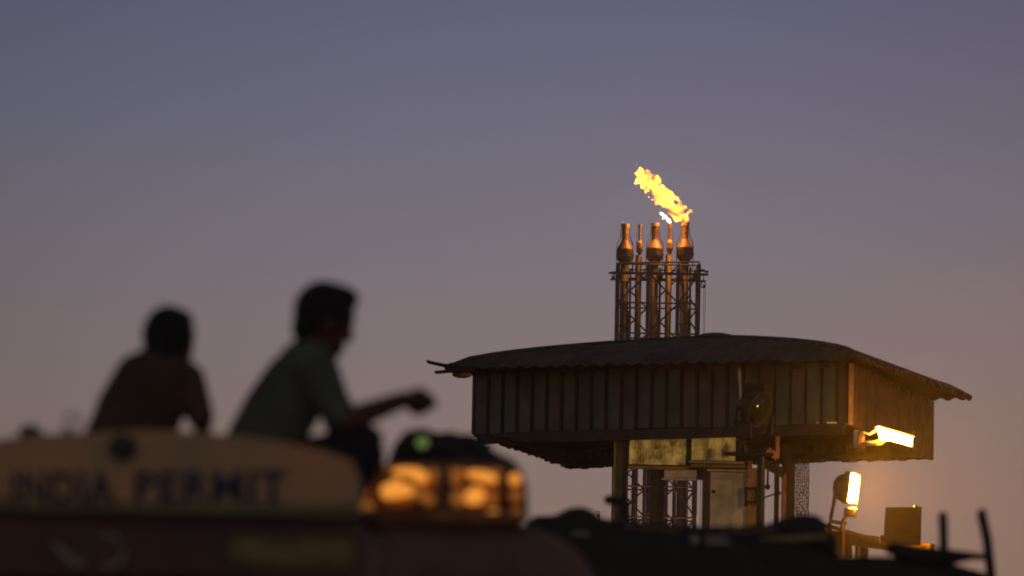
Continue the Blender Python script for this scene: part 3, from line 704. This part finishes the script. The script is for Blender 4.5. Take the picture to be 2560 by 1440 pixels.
def word(txt, x0, x1, ytop, ybot, Y, m, parent, off=.0035):
    cu = bpy.data.curves.new('t', 'FONT'); cu.body = txt; cu.size = 1; cu.extrude = .0; cu.space_character = 1.12; cu.offset = .027
    ob = bpy.data.objects.new('t', cu); sc.collection.objects.link(ob)
    dg = bpy.context.evaluated_depsgraph_get(); me = bpy.data.meshes.new_from_object(ob.evaluated_get(dg))
    bpy.data.objects.remove(ob)
    xs = [v.co.x for v in me.vertices]; ys = [v.co.y for v in me.vertices]
    ax, bx_, ay, by = min(xs), max(xs), min(ys), max(ys); org = parent_loc(parent)
    for v in me.vertices:
        u = (v.co.x - ax) / (bx_ - ax); t_ = (v.co.y - ay) / (by - ay)
        px = x0 + (x1 - x0) * u; py = ybot + (ytop - ybot) * t_ + (px - x0) * math.tan(ROLL) * 0
        v.co = P(px, py, Y) - org
    me.materials.clear(); me.materials.append(m)
    o_ = bpy.data.objects.new('lettering', me); sc.collection.objects.link(o_); o_.parent = parent
    s = o_.modifiers.new('s', 'SOLIDIFY'); s.thickness = .004
    return o_
word('INDIA', 30, 284, 1178, 1258, YA - .008, M['navy'], trA)
word('PERMIT', 338, 716, 1176, 1256, YA - .008, M['navy'], trA)
# small knobs on top of board
kb = MB(); kb.ball(P(75, 1080, YA + .1), (.05, .03, .03)); kb.build('knob_or_glint', M['dark'], trA, smooth=True)
kb = MB(); q = P(160, 1085, YA + .1)
ring = [P(180 + 20 * math.cos(t_ * .524), 1056 + 20 * math.sin(t_ * .524), YA + .1) for t_ in range(13)]
kb.path(ring, .006, 6); kb.tube(P(165, 1084, YA + .1), P(166, 1068, YA + .1), .012); kb.build('mirror_ring', M['dark'], trA)
# cab
cx = P(300, 1290, YA).x; zt_ = P(300, 1292, YA).z
cab = MB(); cab.box((cx, YA + .85, (zt_ + 1.0) / 2), (2.05, 1.6, zt_ - 1.0)); cab.build('cab', M['maroon'], trA, bevel=.08)
vz = MB(); a = P(-290, 1292, YA - .12); b = P(905, 1305, YA - .12)
vz.prism([(-300, 1272), (905, 1296), (905, 1450), (-300, 1440)], lambda x, y: P(x, y, YA - .14), lambda x, y: P(x, y, YA - .02)); vz.build('visor', M['maroon'], trA, bevel=.01)
dkb = MB().prism([(-300, 1264), (905, 1288), (905, 1302), (-300, 1280)], lambda x, y: P(x, y, YA - .20), lambda x, y: P(x, y, YA - .02)); dkb.build('visor_edge', M['dark'], trA)
sw = MB(); Q = lambda x, y: P(x, y, YA - .15)
sw.path([Q(128, 1352), Q(150, 1372), Q(175, 1400), Q(195, 1412), Q(215, 1402), Q(222, 1370), Q(216, 1348), Q(232, 1340)], [.006, .012, .016, .016, .014, .014, .012, .006], 8)
sw.path([Q(238, 1340), Q(275, 1340), Q(305, 1356), Q(314, 1382), Q(300, 1406), Q(275, 1418), Q(250, 1412)], [.006, .012, .014, .015, .015, .012, .006], 8)
sw.build('painted_swirl', M['greyswirl'], trA, smooth=True)
e = MB().prism([(572, 1345), (882, 1352), (882, 1412), (572, 1405)], lambda x, y: P(x, y, YA - .155), lambda x, y: P(x, y, YA - .14)); e.build('name_plate', M['plate'], trA)
ws = MB(); ws.box((cx, YA + .02, 2.25), (1.85, .03, .62)); ws.build('windscreen', M['glass'], trA)
bm_ = MB(); bm_.box((cx, YA - .1, .75), (2.2, .2, .3)); bm_.build('bumper', M['dark'], trA, bevel=.03)
for s in (-1, 1):
    e = MB().lathe((cx + s * .8, YA - .02, 1.15), [(.01, 0), (.1, 0), (.1, .03), (.01, .05)], 20, rot=rotmat_from(Vector((0, -1, 0)))); e.build('headlight', M['glass'], trA)
for s in (-1, 1):
    for yy in (.8, 4.6, 5.8):
        e = MB().lathe((cx + s * .95, YA + yy, .5), [(.2, -.13), (.5, -.13), (.5, .13), (.2, .13)], 24, rot=rotmat_from(Vector((1, 0, 0)))); wv = e.build('wheel', M['rubber'], trA)
tk = MB(); tk.box((cx, YA + 4.3, 1.85), (2.1, 5.0, 1.9)); tk.build('cargo_body', M['maroon'], trA, bevel=.05)
ch = MB(); ch.box((cx, YA + 3.2, .8), (1.0, 7.2, .2)); ch.build('chassis', M['dark'], trA)

# ================================================================== PEOPLE
def J(px, py, dy=0.0, Y=23.75): return P(px, py, Y) + Vector((0, dy, 0))
def caps(mb, pts, n=14):
    pts = [(Vector(p), r) for p, r in pts]
    for (a, r1), (b, r2) in zip(pts, pts[1:]):
        mb.tube(a, b, r1, r2, n); mb.ball(a, r1, seg=14, ring=10)
    mb.ball(pts[-1][0], pts[-1][1], seg=14, ring=10)
def remesh(o_, vox, sm=4):
    r = o_.modifiers.new('remesh', 'REMESH'); r.mode = 'VOXEL'; r.voxel_size = vox; r.use_smooth_shade = True
    s = o_.modifiers.new('smooth', 'SMOOTH'); s.factor = .6; s.iterations = sm
def hand(mb, wrist, dirv, side, curl=.8):
    d = dirv.normalized(); s = side.normalized(); nrm = d.cross(s).normalized()
    palm = wrist + d * .045
    mb.ball(palm, (.045, .022, .05), rot=Matrix((s, nrm, d)).transposed(), seg=14, ring=10)
    for i, (o, l) in enumerate(((-.030, .068), (-.010, .078), (.010, .074), (.029, .058))):
        p = wrist + d * .080 + s * o; dd = d.copy(); pts = [(p, .0095)]
        for k, fr_ in enumerate((.45, .32, .23)):
            dd = Matrix.Rotation(curl * (.5 + .5 * k), 3, s) @ dd
            p = p + dd * l * fr_; pts.append((p, .0088 - .0008 * k))
        caps(mb, pts, 8)
    p = wrist + d * .03 - s * .035; dd = (d - s * .8).normalized(); pts = [(p, .012)]
    for k, l in enumerate((.035, .028)):
        p = p + dd * l; pts.append((p, .0105 - .001 * k)); dd = (dd + d * .5 + nrm * .5).normalized()
    caps(mb, pts, 8)
class Scaled:
    def __init__(self, mb, c, k): self.mb, self.c, self.k = mb, Vector(c), k
    def ball(self, c, r, rot=None, seg=20, ring=12):
        r = Vector(r) if hasattr(r, '__len__') else Vector((r, r, r)); self.mb.ball(self.c + (Vector(c) - self.c) * self.k, r * self.k, rot, seg, ring)
    def tube(self, a, b, r1, r2=None, n=10, cap=True):
        self.mb.tube(self.c + (Vector(a) - self.c) * self.k, self.c + (Vector(b) - self.c) * self.k, r1 * self.k, (r1 if r2 is None else r2) * self.k, n, cap)
def head(mb, c, face, up, hairmb):
    mb = Scaled(mb, c, 1.24); hairmb = Scaled(hairmb, c, 1.24)
    f = face.normalized(); u = (up - f * up.dot(f)).normalized(); s = u.cross(f).normalized()
    Rm = Matrix((f, s, u)).transposed()
    mb.ball(c + u * .02, (.098, .078, .105), rot=Rm)                      # cranium
    mb.ball(c + f * .028 - u * .055, (.062, .056, .070), rot=Rm)          # jaw
    mb.ball(c + f * .062 - u * .098, (.020, .026, .018), rot=Rm)          # chin
    caps(mb, [(c + f * .088 + u * .012, .010), (c + f * .100 - u * .026, .014)], 8)   # nose
    mb.ball(c + f * .082 + u * .030, (.014, .050, .012), rot=Rm)          # brow
    for q in (-.068, -.080): mb.ball(c + f * .082 + u * q, (.012, .024, .006), rot=Rm)  # lips
    for k in (-1, 1):
        mb.ball(c + s * k * .080 - f * .002 - u * .012, (.018, .009, .032), rot=Rm)
        mb.ball(c + s * k * .031 + f * .076 + u * .006, .013)
    hairmb.ball(c + u * .036 - f * .014, (.106, .088, .104), rot=Rm, seg=24, ring=16)
    hairmb.ball(c + u * .10 + f * .030, (.062, .066, .042), rot=Rm)
    hairmb.ball(c - f * .058 - u * .022, (.050, .068, .072), rot=Rm)
def person(label, base):
    return thing('person', label, 'person', base, 'men sitting on the truck roof')

# person facing away, hunched, right arm propped
p1 = person('hunched man in a dark maroon shirt sitting with his back turned to us', J(340, 1230))
b = MB(); hr = MB()
hc = J(422, 866, .02)
head(b, hc, Vector((.30, .92, -.12)), Vector((.06, .12, 1)), hr)
caps(b, [(J(422, 880, .0), .082), (J(410, 930, -.02), .095)])
caps(b, [(J(408, 955), .095), (J(370, 1040), .12), (J(330, 1150), .14), (J(325, 1190), .15)])
sR, eR, wR = J(472, 945, .0), J(508, 1050, -.06), J(503, 1140, .10)
caps(b, [(J(430, 950), .07), (sR, .058), (eR, .042), (wR, .028)]); hand(b, wR, Vector((.2, .3, -1)), Vector((1, .2, 0)), .3)
sL, eL, wL = J(340, 945, .0), J(272, 1070, .12), J(330, 1130, .36)
caps(b, [(J(400, 950), .07), (sL, .058), (eL, .042), (wL, .028)]); hand(b, wL, Vector((.5, .8, -.1)), Vector((0, 0, 1)), .7)
for k in (-1, 1):
    hip = J(325 + k * 50, 1195); kn = J(345 + k * 75, 1165, .42); an = J(345 + k * 70, 1290, .50); 
    caps(b, [(hip, .085), (kn, .055), (an, .038)]); caps(b, [(an, .036), (an + Vector((0, .16, -.03)), .03)])
o_ = b.build('body', M['skin'], p1); remesh(o_, .006)
s_ = MB()
caps(s_, [(J(415, 908), .090), (J(400, 940), .140), (J(380, 985), .165), (J(345, 1045), .182), (J(318, 1115), .190), (J(320, 1190), .175)])
caps(s_, [(J(348, 942), .105), (J(298, 1015, .05), .10), (J(278, 1080, .1), .105)])
caps(s_, [(J(400, 935), .10), (J(345, 945), .088), (J(276, 1060, .11), .066)])
caps(s_, [(J(430, 935), .10), (J(468, 950), .078), (J(493, 1010, -.04), .062), (J(503, 1045, -.04), .058)])
o_ = s_.build('shirt', M['shirt1'], p1); remesh(o_, .010, 6)
t_ = MB()
for k in (-1, 1):
    caps(t_, [(J(325 + k * 50, 1198), .11), (J(345 + k * 75, 1168, .42), .072), (J(345 + k * 70, 1275, .49), .058)])
o_ = t_.build('trousers', M['trouser'], p1); remesh(o_, .012, 4)
o_ = hr.build('hair', M['hair'], p1); remesh(o_, .008, 2)

# person in profile, leaning on his knee, arm reaching out
p2 = person('man in a grey green shirt in profile, leaning forward with one forearm stretched out', J(650, 1230))
b = MB(); hr = MB()
hc = J(812, 806, 0)
head(b, hc, Vector((.93, .28, -.26)), Vector((.22, 0, 1)), hr)
caps(b, [(J(796, 848, 0), .072), (J(772, 900, 0), .084)])
caps(b, [(J(770, 935), .105), (J(720, 1010), .12), (J(660, 1110), .13), (J(640, 1170), .14)])
sN, eN, wN = J(780, 920, -.16), J(866, 1062, -.20), J(1012, 1005, -.14)
caps(b, [(J(770, 930), .08), (sN, .068), (eN, .054), (lerp(eN, wN, .35), .050), (wN, .037)]); b.ball(J(1048, 1011, -.14), (.058, .050, .060)); hand(Scaled(b, wN, 1.3), wN, Vector((1, 0, .1)), Vector((.1, 1, .25)), 2.1)
sF, eF, wF = J(800, 925, .16), J(856, 1075, .22), J(905, 1120, .12)
caps(b, [(J(780, 930), .08), (sF, .062), (eF, .044), (wF, .029)]); hand(b, wF, Vector((.8, -.1, -.5)), Vector((0, 1, 0)), .6)
for k in (-1, 1):
    hip = J(650, 1190, k * .10); kn = J(918, 1108 if k < 0 else 1130, k * .16); an = J(850, 1290, k * .16)
    caps(b, [(hip, .088), (kn, .056), (an, .038)]); caps(b, [(an, .036), (an + Vector((.16, 0, -.03)), .03)])
o_ = b.build('body', M['skin'], p2); remesh(o_, .006)
s_ = MB()
caps(s_, [(J(778, 888), .090), (J(766, 920), .128), (J(742, 965), .152), (J(698, 1035), .160), (J(660, 1105), .160), (J(640, 1175), .165)])
for sd, a_, e_ in ((-1, sN, eN), (1, sF, eF)):
    caps(s_, [(J(775, 930), .09), (a_, .084), (lerp(a_, e_, .85), .068)])
o_ = s_.build('shirt', M['shirt2'], p2); remesh(o_, .010, 6)
t_ = MB()
for k in (-1, 1):
    caps(t_, [(J(650, 1192, k * .10), .11), (J(918, 1110 if k < 0 else 1132, k * .16), .074), (J(856, 1275, k * .16), .056)])
o_ = t_.build('trousers', M['trouser'], p2); remesh(o_, .012, 4)
o_ = hr.build('hair', M['hair'], p2); remesh(o_, .008, 2)

# ================================================================== second truck, header with painted amber reflections
YC = 26.0
trB = thing('truck', 'brown truck with amber reflections drawn as glowing blobs along its dented header', 'truck', (P(1130, 1300, YC).x, YC, 0))
hd_ = MB().prism([(896, 1160), (1180, 1152), (1262, 1158), (1305, 1178), (1318, 1215), (1322, 1300), (1290, 1322), (880, 1318)], lambda x, y: P(x, y, YC), lambda x, y: P(x, y, YC + .12))
hd_.build('header_board', M['cabbrown'], trB, bevel=.01)
tr = MB(); Q = lambda x, y, d=0: P(x, y, YC - .02 + d)
def pane(x0, y0, x1, y1):
    m_ = MB(); a, b = Q(x0, y0), Q(x1, y1)
    m_.grid(lambda u, v: Vector((a.x + (b.x - a.x) * u, YC - .02 + .02 * math.sin(u * 9 + v * 5), a.z + (b.z - a.z) * v)), 24, 12)
    return m_.build('amber_sheen_panel', M['chrome'], trB, smooth=True, solid=.006)
pane(905, 1170, 1100, 1270); pane(1124, 1170, 1258, 1268); pane(1268, 1185, 1308, 1268)
st = MB(); st.bar(Q(905, 1286, -.03), Q(1312, 1296, -.03), .05, .05); st.build('amber_sheen_strip', M['chrome'], trB, bevel=.01)
def lamp(pts, r, m):  # glowing blobs shaped like the reflections in the header panels
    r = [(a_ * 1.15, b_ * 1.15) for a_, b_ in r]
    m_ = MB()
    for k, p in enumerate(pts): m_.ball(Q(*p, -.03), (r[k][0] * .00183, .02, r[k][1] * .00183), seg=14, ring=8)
    return m_.build('knob_or_glint', m, trB, smooth=True)
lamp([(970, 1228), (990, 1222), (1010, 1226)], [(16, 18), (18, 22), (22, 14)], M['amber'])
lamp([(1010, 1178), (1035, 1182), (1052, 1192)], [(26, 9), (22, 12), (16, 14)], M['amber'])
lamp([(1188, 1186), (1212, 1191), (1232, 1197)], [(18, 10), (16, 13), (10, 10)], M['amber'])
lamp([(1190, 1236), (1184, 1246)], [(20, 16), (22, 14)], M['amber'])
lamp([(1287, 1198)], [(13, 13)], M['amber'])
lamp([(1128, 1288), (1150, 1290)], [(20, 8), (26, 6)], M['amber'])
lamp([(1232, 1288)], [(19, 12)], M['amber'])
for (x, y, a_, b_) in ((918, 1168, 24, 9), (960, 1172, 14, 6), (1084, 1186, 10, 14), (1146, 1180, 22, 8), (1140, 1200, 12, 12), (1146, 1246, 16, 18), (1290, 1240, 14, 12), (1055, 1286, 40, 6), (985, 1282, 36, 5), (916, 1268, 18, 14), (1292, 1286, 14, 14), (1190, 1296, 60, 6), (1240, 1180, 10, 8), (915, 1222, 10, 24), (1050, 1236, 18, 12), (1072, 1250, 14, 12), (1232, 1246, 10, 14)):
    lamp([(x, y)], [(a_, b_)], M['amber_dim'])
# cab with rounded roof
cbp = [(870, 1310), (1300, 1312), (1350, 1322), (1400, 1345), (1445, 1380), (1480, 1430), (1500, 1500), (1500, 1900), (870, 1900)]
cm = MB().prism(cbp, lambda x, y: P(x, y, YC + .02), lambda x, y: P(x, y, YC + 2.0)); cm.build('cab', M['cabbrown'], trB, bevel=.05)
zc = P(1200, 1500, YC).z; xc = P(1200, 1500, YC).x
w_ = MB(); w_.box((xc, YC + .0, zc - .25), (.95, .05, .5)); w_.build('windscreen', M['glass'], trB)
bb = MB(); bb.box((xc, YC + 1, 1.1), (1.3, 2.2, .9)); bb.build('lower_cab', M['cabbrown'], trB, bevel=.05)
for s in (-1, 1):
    for yy in (.6, 5.2):
        e = MB().lathe((xc + s * .7, YC + yy, .5), [(.2, -.13), (.5, -.13), (.5, .13), (.2, .13)], 24, rot=rotmat_from(Vector((1, 0, 0)))); e.build('wheel', M['rubber'], trB)
bd = MB(); bd.box((xc, YC + 4.4, 1.7), (1.7, 4.6, 1.6)); bd.build('cargo_body', M['cabbrown'], trB, bevel=.04)

def lumpy(name, poly, Y0, Y1, m, label, cat, disp=.12, size=.3, vox=.05, group=None):
    mb = MB().prism(poly, lambda x, y: P(x, y, Y0), lambda x, y: P(x, y, Y1))
    o_ = mb.build(name, m, None)
    r = o_.modifiers.new('remesh', 'REMESH'); r.mode = 'VOXEL'; r.voxel_size = vox; r.use_smooth_shade = True
    s = o_.modifiers.new('sm', 'SMOOTH'); s.iterations = 6
    tx = bpy.data.textures.new(name, 'CLOUDS'); tx.noise_scale = size; tx.noise_depth = 2
    d = o_.modifiers.new('disp', 'DISPLACE'); d.texture = tx; d.strength = disp; d.texture_coords = 'GLOBAL'
    return tag(o_, label, cat, group)
lumpy('tarpaulin_bundle', [(1004, 1098), (1018, 1082), (1060, 1078), (1085, 1088), (1120, 1086), (1150, 1096), (1178, 1088), (1212, 1112), (1225, 1128), (1260, 1148), (1300, 1168), (1290, 1210), (985, 1210), (978, 1150), (990, 1118)], 26.3, 27.2, M['tarp'], 'black tarpaulin bundle lying on the roof of the brown truck', 'bundle', .07, .12, .02)
gs = MB().ball(P(1056, 1106, 26.25), (.028, .02, .028)); tag(gs.build('signal_lamp', M['greenlens'], None, smooth=True), 'little green lamp glowing on the black tarpaulin bundle', 'lamp')
gs = MB().ball(P(890, 1096, 24.4), (.024, .02, .028)); gs.ball(P(862, 1098, 24.4), (.016, .02, .020)); tag(gs.build('brass_pot', M['chrome'], None, smooth=True), 'small brass pot set between the sitting man and the black bundle', 'pot')

# ================================================================== third vehicle: stake truck in the dark on the right
YD = 36.0
trC = thing('truck', 'black flatbed truck seen as a silhouette, two tall stakes at its right end', 'truck', (P(1900, 1400, YD).x, YD, 0))
q0, q1 = P(1330, 1330, YD), P(2200, 1372, YD)
bdy = MB().prism([(1320, 1322), (1500, 1330), (1700, 1338), (1960, 1352), (2080, 1388), (2280, 1394), (2390, 1412), (2474, 1436), (2480, 1700), (1320, 1700)], lambda x, y: P(x, y, YD), lambda x, y: P(x, y, YD + 2.2))
bdy.build('cargo_body', M['dark'], trC, bevel=.03)
r_ = MB(); r_.path([P(2215, 1372, YD), P(2245, 1374, YD), P(2350, 1382, YD), P(2462, 1393, YD)], [.035, .045, .030, .022], 10); r_.build('rail', M['dark'], trC, smooth=True)
r_ = MB(); r_.path([P(2240, 1378, YD), P(2330, 1398, YD), P(2380, 1400, YD), P(2440, 1394, YD)], [.05, .06, .03, .01], 10); r_.build('rope', M['tarp'], trC, smooth=True)
for pts, rr in (([P(2357, 1296, YD), P(2359, 1340, YD), P(2360, 1420, YD)], .030), ([P(2455, 1290, YD - .3), P(2468, 1350, YD - .3), P(2480, 1460, YD - .3)], .032)):
    s_ = MB(); s_.path(pts, rr, 10); s_.ball(pts[0], (rr, rr, rr * 1.5)); s_.build('stake', M['dark'], trC, smooth=True)
for (x, y, a_, b_) in ((1452, 1335, 20, 5), (1790, 1343, 26, 3), (1795, 1356, 30, 5)):
    m_ = MB(); q = P(x, y, YD - .05); m_.box(q, (a_ * 2 * .0025, .03, b_ * 2 * .0025)); m_.build('body_glint', M['white_paint'], trC, bevel=.005)  # pale glints on the dark body drawn as white boxes
e = MB().lathe(P(1737, 1350, YD - .05), [(.01, 0), (.028, 0), (.028, .02), (.01, .03)], 16, rot=rotmat_from(Vector((0, -1, 0)))); e.build('round_glint', M['white_paint'], trC)  # another glint, drawn as a small white disc
for xx in (1500, 1700, 2200, 2380):
    q = P(xx, 1500, YD); e = MB().lathe((q.x, YD + .2, .5), [(.2, -.13), (.5, -.13), (.5, .13), (.2, .13)], 24, rot=rotmat_from(Vector((0, 1, 0)))); e.build('wheel', M['rubber'], trC)
lumpy('sack_heap', [(1315, 1300), (1345, 1292), (1390, 1296), (1420, 1275), (1450, 1266), (1478, 1278), (1500, 1300), (1530, 1308), (1560, 1304), (1640, 1312), (1700, 1314), (1790, 1322), (1900, 1318), (1940, 1308), (1975, 1294), (2030, 1288), (2052, 1298), (2068, 1325), (2090, 1352), (2090, 1388), (1315, 1370)], YD + .3, YD + 1.9, M['tarp'], 'long uneven heap of dark sacks loaded on the flatbed truck', 'sack heap', .05, .12, .04)
for k_, (x0, y0, x1, y1, m_) in enumerate(((1560, 1318, 1700, 1326, 'rib'), (1800, 1330, 1940, 1326, 'rib'), (1900, 1352, 2070, 1340, 'post'))):
    q_ = MB(); q_.bar(P(x0, y0, YD + .1), P(x1, y1, YD + .1), .03, .035)
    tag(q_.build('wooden_batten', M[m_], None), 'rough batten lying on the dark flatbed load, %s from the left' % ('first', 'second', 'third')[k_], 'batten', 'battens on the flatbed load')
kn = MB(); kn.ball(P(1525, 1250, 44), (.05, .05, .04)); kn.tube(P(1535, 1252, 44), P(1560, 1256, 44), .03); kn.tube(P(1560, 1252, 44), P(1563, 1330, 44), .05)
tag(kn.build('twig_stub', M['dark'], None), 'blurred dark stub poking out in front of the ochre canopy post', 'stub')

# ================================================================== haze
hz = MB(); hz.box((0, 550, 38.5), (1820, 1420, 79))
hm = bpy.data.materials.new('haze'); hm.use_nodes = True; n = hm.node_tree; n.nodes.clear()
o = n.nodes.new("ShaderNodeOutputMaterial"); pv = n.nodes.new("ShaderNodeVolumePrincipled")
pv.inputs['Color'].default_value = (.92, .90, .90, 1); pv.inputs['Density'].default_value = 0.00025; pv.inputs['Anisotropy'].default_value = 0.66
n.links.new(pv.outputs[0], o.inputs['Volume'])
hm.cycles.volume_sampling = 'MULTIPLE_IMPORTANCE'
tag(hz.build('haze', hm), kind='stuff')
